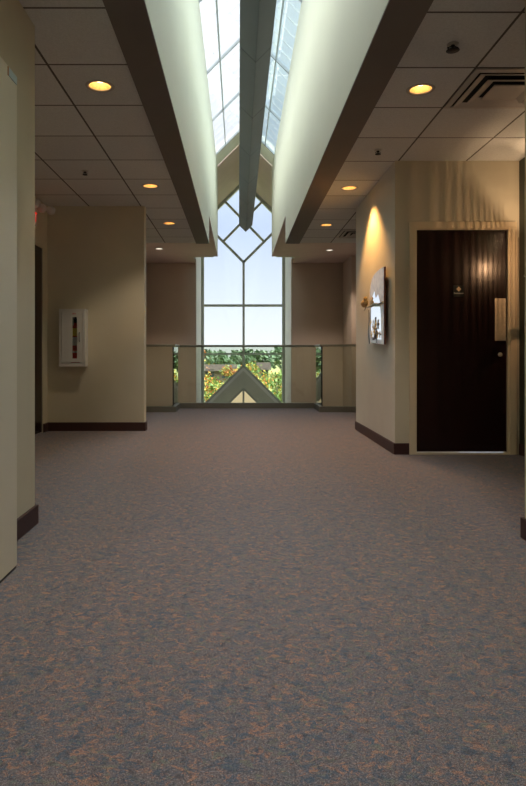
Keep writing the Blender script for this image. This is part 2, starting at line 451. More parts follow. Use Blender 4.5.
def seg(name, mat, rects, z):
    # one strip per downlight so that the hole cells never cross
    out = []
    for x0, x1, y0, y1 in rects:
        hs = sorted([h for h in LIGHTS if x0 < h[0] < x1 and y0 < h[1] < y1], key=lambda h: h[1])
        cuts = [y0] + [(hs[i][1]+hs[i+1][1])/2 for i in range(len(hs)-1)] + [y1] if hs else [y0, y1]
        for a, b in zip(cuts[:-1], cuts[1:]): out.append((x0, x1, a, b))
    return ceiling(name, mat, out, z, LIGHTS)
seg('ceiling_left', 'tileL', [(-1.2, BL, BACK, YE), (-2.42, -1.2, 3.25, YE)], ZT)
seg('ceiling_right', 'tileR', [(BR, 1.5, BACK, YE), (1.5, 2.62, 3.0, YE)], ZT)
# dark roof deck over the ceilings
struct('ceiling_deck', MB().box(-4.6, XL-.1, BACK-.3, YE, 2.88, 2.96).box(XR+.1, 4.6, BACK-.3, YE, 2.88, 2.96)
       .box(-4.6, XL-.1, YE-.02, YS+.1, ZD+.14, ZD+.2).box(XR+.1, 4.6, YE-.02, YS+.1, ZD+.14, ZD+.2)
       .box(-4.6, JL-.12, YS+.1, 15.0, ZD+.14, ZD+.2).box(JR+.12, 4.6, YS+.1, 15.0, ZD+.14, ZD+.2)
       .box(-4.6, XL-.1, YE-.06, YE-.02, 2.9, ZD+.2).box(XR+.1, 4.6, YE-.06, YE-.02, 2.9, ZD+.2), 'dark')
# smooth bands either side of the well, and the fascia over the floor edge
struct('trim_1', MB().box(BL, XL-.001, BACK, YE, ZB, ZB+.01).box(BL, BL+.02, BACK, YE, ZB+.01, ZB+.06).box(-2.44, BL, YE-.05, YE, ZB+.02, ZD), 'band')
struct('trim_2', MB().box(XR+.001, BR, BACK, YE, ZB, ZB+.01).box(BR-.02, BR, BACK, YE, ZB+.01, ZB+.06).box(BR, 2.65, YE-.05, YE, ZB+.02, ZD), 'band')
# drywall ceiling of the atrium
ATR = [(-1.64, 12.80), (1.907, 12.97)]
LL = LIGHTS; LIGHTS = ATR
seg('ceiling_atrium_left', 'drywall', [(-2.44, JL, YE, 14.95)], ZD)
seg('ceiling_atrium_right', 'drywall', [(JR, 2.8, YE, 14.95)], ZD)
LIGHTS = LL
struct('ceiling_atrium_middle', MB().box(JL, XL, YE, YS, ZD, ZD+.01).box(XR, JR, YE, YS, ZD, ZD+.01), 'drywall')
# sloping ceiling of the gable between skylight and window
sl = MB()
for sgn, xe in ((-1, JL-.1), (1, JR+.1)):
    w = abs(xe-XC)
    sl.prism([(XC, YS-.15, ZR), (xe, YS-.15, ZR-w), (xe, YS-.15, ZR-w+.12), (XC, YS-.15, ZR+.12)], (0, YW-YS+.25, 0))
struct('ceiling_gable', sl, 'drywall')

# ------------------------------------------------------------------ baseboards
def base(name, segs):
    m = MB()
    for b in segs: m.box(*b, 0, 0.102)
    return struct(name, m, 'base', bevel=0.004)
T = 0.014
base('baseboard_left_near', [(-1.088, -1.088+T, 2.70, 3.32+T), (-1.5, -1.088, 3.32, 3.32+T)])
base('baseboard_left_recess', [(-2.262, -2.262+T, 7.175, 7.34-T), (-2.262, -2.262+T, 3.34, 6.10), (-2.262, -1.112+T, 7.34-T, 7.34), (-1.112, -1.112+T, 7.34, 7.48)])
base('baseboard_right_near', [(1.41-T, 1.41, 1.0, 3.06+T), (1.41, 2.5, 3.06, 3.06+T)])
base('baseboard_right_art', [(1.418-T, 1.418, 5.62-T, 7.48), (1.418, 1.545, 5.62-T, 5.62)])
base('baseboard_right_recess', [(2.545-T, 2.545, 3.2, 5.60)])

# ------------------------------------------------------------------ restroom door
d1 = sempty('door_1', (2.015, 5.62, 0))
m = MB()  # casing around the opening, stepped
m.box(-.470, -.412, -.022, 0.09, 0, 2.048).box(.440, .500, -.022, 0.09, 0, 2.048).box(-.470, .500, -.022, .09, 2.048, 2.106)
m.box(-.412, -.402, -.012, .09, 0, 2.038).box(-.412, .440, -.012, .09, 2.038, 2.048)
m.build('door_frame', 'frame', d1, bevel=0.003)
leaf = MB().box(-.400, .4235, 0.018, 0.062, 0.022, 2.036).build('door_leaf', 'door', d1, bevel=0.002)
MB().box(.4235, .4395, -.010, .09, 0, 2.037).build('door_stop', 'frame', d1)
MB().box(-.41, .43, -.015, .1, 0, 0.012).build('threshold', 'frame', d1)
MB().box(.316, .416, 0.0145, 0.018, 1.03, 1.415).build('push_plate', 'steel', leaf, bevel=0.001)
MB().lathe([(0.019, 0.018), (0.019, 0.008), (0.015, 0.005), (0.006, 0.004)], 20, (.362, 0, .905), 'Y').build('lock_cylinder', 'steel', leaf)
sg = MB().box(-.065, .035, 0.012, 0.018, 1.43, 1.535).build('door_sign', 'plaque', leaf, bevel=0.002)
q = MB()
cx, cz, r = -.014, 1.500, .0165
for dx, dz in ((0, .0125), (0, -.0125), (.0125, 0), (-.0125, 0)):
    q.prism([(cx+dx-r*.62, .0105, cz+dz), (cx+dx, .0105, cz+dz-r*.62), (cx+dx+r*.62, .0105, cz+dz), (cx+dx, .0105, cz+dz+r*.62)], (0, .0015, 0))
q.prism([(cx-r*.7, .0108, cz), (cx, .0108, cz-r*.7), (cx+r*.7, .0108, cz), (cx, .0108, cz+r*.7)], (0, .001, 0))
e_ = q.build('sign_emblem', 'tan', leaf)
text('sign_lettering', 'Restroom', 0.0215, 'pale', leaf, (-.0145, .0112, 1.462), (PI/2, 0, 0))

# dark door in the left recess
d2 = sempty('door_2', (-2.262, 6.65, 0))
MB().box(-.065, -.012, -.50, .52, 0.01, 2.13).build('door_leaf', 'door', d2)
fm = MB().box(-.12, 0.012, -.545, -.505, 0, 2.13)
fm.build('door_frame', 'frame', d2)

# cream door leaf standing open along the left wall
d3 = sempty('door_3', (-0.943, 2.64, 0))
MB().box(-.045, 0, -.95, 0, 0.012, 2.09).build('door_leaf', 'leaf', d3, bevel=0.0015)
MB().box(-.043, -.002, -.94, -.006, 0.0, 0.012).build('gap_shade', 'black', d3)  # black strip standing in for the shade of the gap under the leaf
MB().box(-.002, .003, -.100, -.008, 2.052, 2.084).build('label_plate', 'blueplate', d3)
MB().box(-.002, .002, -.108, -.100, 2.050, 2.086).build('plate_edge', 'orangeplate', d3)
hg = MB()
for z in (.25, 1.05, 1.85): hg.lathe([(.008, z), (.008, z+.1)], 12, (-.055, -.94, 0))
hg.box(-.146, -.052, -.955, -.94, .25, .35).box(-.146, -.052, -.955, -.94, 1.85, 1.95)
hg.build('hinge', 'steel', d3)

# ------------------------------------------------------------------ window
w1 = sempty('window_1', (XC, YW, 0))
HW = (JR-JL)/2
ox = (JL+JR)/2 - XC
fr = MB(); FD = 0.12; FW = 0.075
z_e = ZR - HW
fr.bar((-HW+.04+ox, 0, -3.3), (-HW+.04+ox, 0, z_e-.02), FW, FD, (0, 1, 0)); fr.bar((HW-.04+ox, 0, -3.3), (HW-.04+ox, 0, z_e-.02), FW, FD, (0, 1, 0))
for s in (-1, 1): fr.bar((s*(HW+ox*s), 0, z_e-.04-.01), (0, 0, ZR-.05), .09, FD, (0, 1, 0))
fr.build('window_frame', 'mull', w1)
U = 0.56
A = CZ + 2.50
c1 = MB().bar((0, 0.001, 0.60), (0, 0.001, A), .062, .08, (0, 1, 0)); c1.build('mullion', 'mull', w1)
c2 = MB()
for s in (-1, 1):
    c2.bar((0, 0, A), (s*(HW-.02), 0, A+HW-.02), .065, .07, (0, 1, 0))
    c2.bar((-s*U, 0.003, A+U), (s*U, 0.003, A+3*U+.03), .06, .07, (0, 1, 0))
c2.build('lattice_bars', 'mull', w1)
MB().bar((-HW, 0, CZ+1.32), (HW, 0, CZ+1.32), .065, .07, (0, 1, 0)).build('transom', 'mull', w1)
MB().bar((-HW, 0, CZ+.0), (HW, 0, CZ+.0), .05, .07, (0, 1, 0)).build('transom', 'mull', w1)
MB().prism([(-HW, .02, -3.3), (HW, .02, -3.3), (HW, .02, z_e), (0, .02, ZR), (-HW, .02, z_e)], (0, .008, 0)).build('pane', 'glass', w1)
# wall around the window outside so that no sky leaks past the bay
struct('wall_gable_end', MB().box(-4.6, JL, YW-.05, YW+.1, -3.5, ZD+.2).box(JR, 4.6, YW-.05, YW+.1, -3.5, ZD+.2), 'taupe')

# ------------------------------------------------------------------ skylight
w2 = sempty('window_2', (XC, 0, ZR))
hw = (XR-XL)/2; SE = 12.76; S0 = BACK
for s in (-1, 1):
    MB().prism([(0, S0, 0), (s*(hw+.06), S0, -hw-.06), (s*(hw+.06), S0, -hw-.05), (0, S0, .01)], (0, SE-S0, 0)).build('pane', 'skyglass' if s > 0 else 'skyfrit', w2)
    b_ = MB(); n_ = MB()
    up = (s, 0, 1)
    y = SE
    while y > S0:
        b_.bar((0, y, -.012), (s*(hw+.02), y, -hw-.032), .030, .035, up)
        y -= 1.845
    b_.bar((s*.41, S0, -.41-.01), (s*.41, SE, -.41-.01), .015, .02, up)
    b_.build('glazing_bar', 'skymull', w2)
    y = SE-.3
    while y > S0:
        n_.bar((0, y, .02), (s*(hw+.02), y, -hw), .012, .012, up)
        y -= .3075
    n_.build('muntin', 'muntin', w2)
    MB().prism([(s*.0, SE, 0), (s*(hw), SE, -hw), (s*hw, SE, -hw+.14), (0, SE, .14)], (0, .84, 0)).build('end_curb', 'lintel', w2)
MB().bar((0, S0, 0), (0, SE, 0), .12, .08).build('ridge_cap', 'skymull', w2)

# ------------------------------------------------------------------ hanging beam under the skylight
bm_ = thing('hanging_beam', (0.133, 11.46, 3.164), 'long grey V-bottomed beam hanging under the ridge of the skylight', 'beam')
a = 0.1235
prof = [(0, 0), (a, .121), (a, .30), (0, .42), (-a, .30), (-a, .121)]
inner = [(x*.93, .21+(z-.21)*.93) for x, z in prof]
MB().prism([(x, -13.9, z) for x, z in inner], (0, 13.88, 0)).build('core', 'black', bm_)
y = 11.46; cl = MB(); y1 = 0.0; seams = [4.79-11.46+1.14*k for k in range(-6, 6)]
edges = [-14.0] + [s for s in seams if -14 < s < -.2] + [0.0]
for p, q_ in zip(edges[:-1], edges[1:]):
    MBq = cl.prism([(x, p+.004, z) for x, z in prof], (0, q_-p-.008, 0))
cl.build('cladding', 'beam', bm_, bevel=0.003)
for yy in (-.9, -4.5, -8.2, -11.8):
    MB().lathe([(.008, .36), (.008, ZR-3.164)], 10, (0, yy, 0)).build('hanger_rod', 'steel', bm_)

# ------------------------------------------------------------------ downlights
def downlight(x, y, z, label, group, warm=True, power=22.0):
    t = thing('downlight', (x, y, z), label, 'ceiling light', group)
    MB().lathe([(RC-.012, .004), (RC-.010, -.004), (RC+.008, -.005), (RC+.012, .0)], 40, caps=False).build('trim_ring', 'ventmetal', t)
    MB().lathe([(RC-.005, -.001), (RC-.010, .03), (RC-.022, .07), (RC-.040, .10), (0.0001, .105)], 40, caps=False).build('reflector', 'reflector' if warm else 'whitemetal', t)
    MB().lathe([(.0001, .028), (.028, .034), (.044, .058), (.040, .09), (.0001, .100)], 24, caps=False).build('bulb', 'bulb' if warm else 'bulbwhite', t)
    if not warm: MB().lathe([(.0001, .008), (RC-.008, .008), (RC-.008, .012), (.0001, .012)], 32, caps=False).build('lens', 'bulbwhite', t)
    light('lamp', 'SPOT', (0, 0, -.012), power, ((1.0, .50, .14) if power > 60 else (1.0, .80, .58)) if warm else (1.0, .80, .62), size=.035, spot=math.radians(105), blend=.55, parent=t)
    return t
LBL = {
 (-0.905, 4.05): 'nearest downlight in the left tiled ceiling, glowing amber beside the brown band',
 (-0.917, 6.46): 'second downlight from the front in the left ceiling, past the sprinkler head',
 (-0.926, 8.30): 'farthest amber downlight in the left tiled ceiling, beyond the extinguisher wall',
 (1.204, 4.10): 'nearest downlight in the right ceiling, left of the big square air diffuser',
 (1.170, 6.54): 'downlight in the right ceiling casting a yellow scallop above the wall art',
 (1.190, 8.41): 'farthest amber downlight in the right tiled ceiling, left of the small far air diffuser'}
for (x, y) in LIGHTS:
    near = (x, y) not in LBL
    lab = LBL.get((x, y)) or ('round downlight in the %s tiled ceiling nearly overhead, above the top of the picture' % ('left' if x < 0 else 'right'))
    downlight(x, y, ZT, lab, 'amber downlights in the tiled ceiling', power=(75.0 if (x, y) == (1.170, 6.54) else 24.0))
downlight(*ATR[0], ZD, 'white downlight in the left plaster ceiling over the atrium, beyond the tiles', 'white downlights over the atrium', False, 90)
downlight(*ATR[1], ZD, 'white downlight in the right plaster ceiling over the atrium, beyond the tiles', 'white downlights over the atrium', False, 90)

# unseen fill panels behind the camera, made up for brightness and never placed
def fill_panel(x, y, label):
    t = thing('fill_panel_light', (x, y, ZT), label, 'ceiling light', 'added fill lights behind the photographer')
    MB().box(-.29, .29, -.29, .29, -.012, -.002).build('diffuser', 'fill_panel', t)
    MB().box(-.305, -.29, -.305, .305, -.02, -.001).box(.29, .305, -.305, .305, -.02, -.001).box(-.29, .29, -.305, -.29, -.02, -.001).box(-.29, .29, .29, .305, -.02, -.001).build('frame', 'whitemetal', t)
    light('lamp', 'AREA', (0, 0, -.02), 40, (1.0, .86, .70), size=.55, size_y=.55, parent=t)
# ------------------------------------------------------------------ sprinkler heads
def sprinkler(x, y, label, big=False):
    k = 1.5 if big else 1.0
    t = thing('sprinkler_head', (x, y, ZT), label, 'sprinkler', 'ceiling sprinkler heads')
    MB().lathe([(.001, -.001), (.032, -.001), (.028, -.006), (.014, -.012), (.001, -.013)], 28, caps=False).build('escutcheon', 'ventmetal', t)
    MB().lathe([(.011, -.01), (.011, -.024), (.007, -.028), (.005, -.05)], 16).build('body', 'black', t)
    for s in (-1, 1):
        MB().tube([(s*.010, 0, -.022), (s*.019*k, 0, -.034), (s*.016*k, 0, -.048), (s*.003, 0, -.056)], .0032*k, 8).build('yoke_arm', 'black', t)
    MB().lathe([(.004, -.054), (.024*k, -.057), (.025*k, -.060), (.004, -.062)], 20).build('deflector', 'black', t)
    t.scale = (1, 1, .62)
    return t
sprinkler(-1.468, 5.93, 'small black sprinkler head under the left tiled ceiling')
sprinkler(1.21, 3.50, 'large black sprinkler head in the tile before the nearest right downlight', True)
sprinkler(1.197, 5.32, 'small sprinkler with a pale ring, beside the corner of the art wall')

# ------------------------------------------------------------------ air diffusers
def diffuser(x, y, label):
    t = thing('air_diffuser', (x, y, ZT), label, 'air vent', 'square air diffusers in the right ceiling')
    MB().box(-.27, .27, -.27, .27, -.004, -.001).build('backing', 'dark', t)
    R_ = [(.302, .268, -.004), (.254, .196, -.014), (.184, .124, -.018), (.112, 0, -.022)]
    for i, (o, inn, z) in enumerate(R_):
        m = MB(); z2 = z - .014
        if inn == 0:
            m.box(-o, o, -o, o, z-.004, z+.002)
        else:
            oo = [(-o, -o), (o, -o), (o, o), (-o, o)]; ii = [(-inn, -inn), (inn, -inn), (inn, inn), (-inn, inn)]
            vs = [(x_, y_, z-.001) for x_, y_ in oo] + [(x_, y_, z+.020) for x_, y_ in ii] + [(x_, y_, z-.006) for x_, y_ in oo] + [(x_, y_, z+.014) for x_, y_ in ii]
            if i == 0: vs = [(x_, y_, -.001) for x_, y_ in oo] + [(x_, y_, -.002) for x_, y_ in ii] + [(x_, y_, -.009) for x_, y_ in oo] + [(x_, y_, -.014) for x_, y_ in ii]
            fs = []
            for k in range(4):
                k2 = (k+1) % 4
                fs += [(k, k2, 4+k2, 4+k), (8+k, 8+k2, 12+k2, 12+k), (k, k2, 8+k2, 8+k), (4+k, 4+k2, 12+k2, 12+k)]
            m.add(vs, fs)
        m.build('louver' if i else 'frame', 'ventmetal', t)
    return t
diffuser(1.757, 4.096, 'large square air diffuser in the near right ceiling, cut by the frame edge')
diffuser(1.757, 9.008, 'small far air diffuser in the right ceiling beyond the art wall')

# ------------------------------------------------------------------ fire extinguisher cabinet
cb = thing('extinguisher_cabinet', (-1.935, 7.34, .765), 'white fire extinguisher cabinet with a narrow window slit on the cream wall', 'cabinet')
W2, HC, DP = .154, .670, .12
b_ = MB().box(-W2, W2, -.004, 0, 0, HC).box(-W2, -W2+.008, -DP, -.004, 0, HC).box(W2-.008, W2, -DP, -.004, 0, HC).box(-W2+.008, W2-.008, -DP, -.004, 0, .008).box(-W2+.008, W2-.008, -DP, -.004, HC-.008, HC)
b_.box(-W2, -W2+.028, -DP-.006, -DP, 0, HC).box(W2-.028, W2, -DP-.006, -DP, 0, HC).box(-W2+.028, W2-.028, -DP-.006, -DP, 0, .045).box(-W2+.028, W2-.028, -DP-.006, -DP, HC-.045, HC)
b_.build('body', 'whitemetal', cb)
sx0, sx1, sz0, sz1 = .004, .058, .093, .575
dr = MB()
yd0, yd1 = -DP-.014, -DP-.004
X0, X1, Z0, Z1 = -W2+.033, W2-.033, .050, HC-.050
dr.box(X0, sx0, yd0, yd1, Z0, Z1).box(sx1, X1, yd0, yd1, Z0, Z1).box(sx0, sx1, yd0, yd1, Z0, sz0).box(sx0, sx1, yd0, yd1, sz1, Z1)
door_c = dr.build('door', 'whitemetal', cb)
MB().box(sx0, sx1, yd0+.003, yd0+.006, sz0, sz1).build('glass_slit', 'cabglass', door_c)
MB().tube([(.088, yd0, .290), (.088, yd0-.022, .300), (.088, yd0-.022, .385), (.088, yd0, .395)], .005, 8).build('handle', 'black', door_c)
MB().box(.008, .018, yd0-.001, yd0, .605, .620).box(.030, .040, yd0-.001, yd0, .605, .620).build('decal', 'red', door_c)
MB().box(-W2+.009, W2-.009, -.008, -.004, .009, HC-.009).build('lining', 'paper', cb)
ex = thing('fire_extinguisher', (-1.915, 7.34-.060, .774), 'red fire extinguisher standing inside the white wall cabinet', 'fire extinguisher')
MB().lathe([(.001, .0), (.046, .0), (.050, .01), (.050, .40), (.046, .44), (.028, .47), (.018, .48), (.018, .50)], 28).build('tank', 'red', ex)
MB().lathe([(.0506, .345), (.0506, .437)], 28, caps=False).build('yellow_tag', 'yellow', ex)
MB().lathe([(.0506, .235), (.0506, .335)], 28, caps=False).build('label', 'paper', ex)
MB().lathe([(.0509, .150), (.0509, .172)], 28, caps=False).build('label', 'paper', ex)
MB().box(-.014, .014, -.014, .014, .50, .54).box(-.010, .010, -.052, .03, .54, .550).bar((0, .02, .555), (0, -.052, .585), .018, .004).build('valve_handle', 'black', ex)
MB().tube([(.012, 0, .52), (.036, 0, .50), (.054, .02, .42), (.052, .030, .30), (.050, .034, .2)], .008, 8).build('hose', 'black', ex)

# ------------------------------------------------------------------ exit sign with emergency lamps
es = thing('exit_sign', (-2.262, 6.67, 2.315), 'exit sign with red letters and twin emergency lamps above the dark left doorway', 'exit sign')
MB().box(0, .045, -.165, .165, 0, .17).build('housing', 'whitemetal', es, bevel=0.004)
text('lettering', 'EXIT', .15, 'exitred', es, (.0455, 0, .085), (PI/2, 0, PI/2), ext=.0012)
MB().box(0, .05, -.17, .20, .172, .235).build('battery_housing', 'whitemetal', es, bevel=0.004)
for k, (yy, xx) in enumerate(((.12, .10), (.22, .165), (-.12, .11))):
    MB().tube([(.03, yy, .20), (xx*.6, yy+.01, .212), (xx, yy+.01, .205)], [.012, .016, .02], 10).lathe([(.02, -.02), (.045, .0), (.05, .028), (.046, .032), (.001, .022)], 20, (xx, yy+.015, .200), 'Y').build('lamp_head', 'whitemetal', es)

# ------------------------------------------------------------------ wall art
art = thing('wall_art', (1.404, 5.86, 1.0), 'arched lavender and mirror wall art with gold flowers on the right wall', 'wall art', rotz=-.02)
TH = .028; AL = .70; AH = .735
def artpt(t):  # outline in (y, z), y away from the camera
    return t
out_ = [(0, 0), (AL-.04, .03), (AL, .10), (AL-.015, .30), (AL, .46), (AL-.02, .56)]
for k in range(0, 13):
    t = k/12; ang = t*PI*.5
    out_.append((.09+(AL-.13)*max(0.0, math.cos(ang))**0.62, .56+.175*math.sin(ang)**.8))
out_ += [(0.0, .735)]
MB().prism([(-.012, y_, z_) for y_, z_ in out_], (-TH+.012, 0, 0)).box(-.012, 0, .15, .20, .1, .6).box(-.012, 0, .45, .5, .1, .6).build('panel', 'brown', art)
MB().prism([(-TH-.0005, y_*.995+.001, z_*.998+.001) for y_, z_ in out_], (-.003, 0, 0)).build('border', 'lavender', art)
mir = [(.09, .05), (.52, .06), (.60, .14), (.60, .40), (.54, .50), (.42, .55), (.36, .47), (.24, .50), (.16, .42), (.12, .30), (.10, .16)]
MB().prism([(-TH-.004, y_, z_) for y_, z_ in mir], (-.002, 0, 0)).build('mirror', 'mirror', art)
MB().tube([(-TH-.010, .03, .40), (-TH-.016, .20, .395), (-TH-.018, .40, .42), (-TH-.018, .62, .405), (-TH-.02, .80, .41), (-TH-.02, .92, .385)], [.008, .009, .008, .007, .006, .004], 8).build('branch', 'pewter', art)
MB().tube([(-TH-.008, .72, .38), (-TH-.010, .70, .25), (-TH-.012, .71, .12), (-TH-.008, .68, .02)], .004, 8).build('stem', 'pewter', art)
MB().tube([(-TH-.008, .10, .10), (-TH-.014, .30, .12), (-TH-.012, .45, .06), (-TH-.008, .60, .09)], .008, 8).build('branch', 'pewter', art)
MB().tube([(-TH-.008, .30, .02), (-TH-.012, .40, .18), (-TH-.010, .36, .28)], .004, 8).build('stem', 'pewter', art)
MB().box(-TH-.010, -TH-.003, .03, .075, .385, .41).build('clip', 'bird', art)
for cy, cz, r in ((.30, .205, .05), (.44, .185, .035), (.38, .135, .042), (.50, .115, .035), (.22, .10, .035), (.55, .24, .025)):
    fl = MB()
    for k in range(6):
        aa = k*PI/3; py, pz = cy+.6*r*math.cos(aa), cz+.6*r*math.sin(aa)
        vs = []; N = 10
        for j in range(N):
            t = 2*PI*j/N; u, v = .55*r*math.cos(t), .3*r*math.sin(t)
            vs.append((-TH-.012-.006*(u/r+.5), py+u*math.cos(aa)-v*math.sin(aa), pz+u*math.sin(aa)+v*math.cos(aa)))
        fl.prism(vs, (-.002, 0, 0))
    fl.lathe([(.28*r, -TH-.012), (.22*r, -TH-.02), (.001, -TH-.023)], 12, (0, cy, cz), 'X')
    fl.build('flower', 'gold', art)
bd = MB().tube([(-TH-.03, .735, .455), (-TH-.035, .77, .462), (-TH-.036, .82, .452), (-TH-.032, .87, .435), (-TH-.03, .92, .43)], [.010, .034, .040, .022, .006], 12)
bd.lathe([(.001, -.024), (.017, -.018), (.024, 0), (.017, .018), (.001, .024)], 14, (-TH-.036, .755, .50)).tube([(-TH-.036, .735, .50), (-TH-.036, .705, .495)], [.006, .001], 6)
bd.tube([(-TH-.034, .79, .43), (-TH-.03, .79, .405)], .003, 6)
bd.build('bird', 'bird', art)

# ------------------------------------------------------------------ ribbed wall sconce (outside the frame, seen mirrored in the door)
sc = thing('wall_sconce', (2.545, 5.08, 1.56), 'ribbed wall sconce on the dark green wall, its striped glow mirrored in the dark door', 'wall lamp')
MB().box(-.012, 0, -.05, .05, -.02, .40).build('back_plate', 'bronze', sc, bevel=0.004)
rb = MB(); R1 = .17; NR = 49
for k in range(NR+1):
    t = PI*k/NR; rb.bar((-.012-R1*math.sin(t), R1*math.cos(t), 0), (-.012-R1*math.sin(t), R1*math.cos(t),   .78), .0027, .004, (0, 1, 0))
for k in range(24):
    t0, t1 = PI*k/24, PI*(k+1)/24
    rb.bar((-.012-R1*math.sin(t0), R1*math.cos(t0), 0), (-.012-R1*math.sin(t1), R1*math.cos(t1), 0), .014, .012)
rb.build('ribbed_shade', 'bronze', sc)
MB().lathe([(.001, .11), (.018, .115), (.022, .14), (.016, .165), (.001, .17)], 16, (-.09, 0, 0)).build('bulb', 'sconceglow', sc)
light('lamp', 'POINT', (-.09, 0, .20), 6, (1.0, .55, .28), size=.0042, parent=sc)
# second lamp added in the sconce; its tilted cone makes the slanted light edge
nd = Vector((.307, -.022, .33)).normalized()
q3 = (-nd).to_track_quat('Z', 'Y').to_euler()
light('uplight', 'SPOT', (-.09, 0, .42), 10, (1.0, .66, .38), size=.022, rot=q3, spot=math.radians(178), blend=.25, parent=sc)

# ------------------------------------------------------------------ glass railing
ra = thing('glass_railing', (0.14, YE, 0), 'glass balustrade with dark bronze handrail at the edge of the upper floor', 'railing')
gx0, gx1 = -1.02-.14, 1.305-.14
ye = 10.49-.055-YE; y0 = .03-.05
L0, R0 = -2.28-.14, 2.49-.14
hr = MB().bar((L0, y0, 1.045), (gx0-.02, y0, 1.045), .06, .036).bar((gx1+.02, y0, 1.045), (R0, y0, 1.045), .06, .036)
hr.bar((gx0, y0-.028, 1.045), (gx0, ye+.028, 1.045), .06, .036).bar((gx1, y0-.028, 1.045), (gx1, ye+.028, 1.045), .06, .036)
hr.bar((gx0, ye, 1.045), (gx1, ye, 1.045), .06, .036)
hr.build('handrail', 'bronze', ra, bevel=0.006)
cbm = MB().box(L0, gx0+.04, y0-.05, y0+.05, 0, .088).box(gx1-.04, R0, y0-.05, y0+.05, 0, .088)
cbm.box(gx0-.05, gx0+.04, y0+.05, ye+.05, 0, .088).box(gx1-.04, gx1+.05, y0+.05, ye+.05, 0, .088).box(gx0+.04, gx1-.04, ye-.05, ye+.05, 0, .088)
cbm.build('curb', 'curb', ra)
def gpanel(x0, x1, ya, yb): MB().box(x0, x1, ya, yb, .086, 1.028).build('glass_panel', 'railglass', ra)
gpanel(L0, gx0-.012, y0-.006, y0+.006); gpanel(gx1+.012, R0, y0-.006, y0+.006)
gpanel(gx0-.006, gx0+.006, y0-.006, ye-.012); gpanel(gx1-.006, gx1+.006, y0-.006, ye-.012)
gpanel(gx0-.006, gx1+.006, ye-.006, ye+.006)
for x_ in (gx0-.010, gx1+.010):
    MB().box(x_-.004, x_+.004, y0-.008, y0+.008, .086, 1.03).build('edge_seal', 'black', ra)

# ------------------------------------------------------------------ entrance vestibule gable inside the window
vs_ = thing('entrance_vestibule', (XC-.005, YW-.5, -3.35), 'small grey green gabled vestibule with lit triangular transom below the window', 'vestibule')
GH = 0.63+3.35; GW = 1.10
GY = .40
MB().prism([(-GW, GY, 0), (GW, GY, 0), (GW, GY, GH-GW-.06), (0, GY, GH-.07), (-GW, GY, GH-GW-.06)], (0, .06, 0)).build('front_wall', 'gable', vs_)
tm = MB(); tm2 = MB()
for s in (-1, 1):
    tm.bar((0, GY-.02, GH-.115), (s*GW, GY-.02, GH-GW-.115), .085, .05, (0, 1, 0))
    tm2.bar((0, GY-.02, GH-.035), (s*GW, GY-.02, GH-GW-.035), .055, .06, (0, 1, 0))
tm.build('rake_trim', 'gabletrim', vs_); tm2.build('roof_edge', 'mull', vs_)
zt = .91 - 35.0/37.5 + 3.35; hb = .55
tr_ = MB()
for s in (-1, 1): tr_.bar((0, GY-.03, zt), (s*hb, GY-.03, zt-hb), .05, .04, (0, 1, 0))
tr_.bar((0, GY-.03, zt), (0, GY-.03, zt-hb), .05, .04, (0, 1, 0)).bar((-hb, GY-.03, zt-hb), (hb, GY-.03, zt-hb), .05, .04, (0, 1, 0))
tf = tr_.build('transom_frame', 'mull', vs_)
MB().prism([(-hb, GY-.012, zt-hb), (hb, GY-.012, zt-hb), (0, GY-.012, zt)], (0, .008, 0)).build('lit_pane', 'litpane', vs_)

# ------------------------------------------------------------------ outdoors
def mk_leaf(name, c):
    return plain(name, c, 0.7, var=0.35, scale=2.5)
for k, c in (('lg', (0.12, 0.20, 0.035)), ('ly', (0.55, 0.40, 0.07)), ('lo', (0.60, 0.20, 0.05)), ('ld', (0.045, 0.085, 0.03)), ('lr', (0.33, 0.10, 0.06)), ('lb', (0.20, 0.33, 0.10)), ('far', (0.10, 0.17, 0.09)), ('far2', (0.15, 0.21, 0.13))):
    M[k] = mk_leaf('foliage_'+k, c)
def mk_grass():
    m, n, b, o = new_mat('lawn')
    n.links.new(ramp(n, noise(n, .25, 6, .7), [(.35, (.10, .15, .04)), (.55, (.22, .24, .08)), (.7, (.30, .24, .12))]), b.inputs['Base Color'])
    b.inputs['Roughness'].default_value = .95; return m
M['lawn'] = mk_grass()
struct('ground', MB().box(-200, 200, YW+.12, 420, -3.7, -3.5), 'lawn')
struct('parking_lot', MB().box(-30, 40, 46, 70, -3.5, -3.47), 'asphalt')

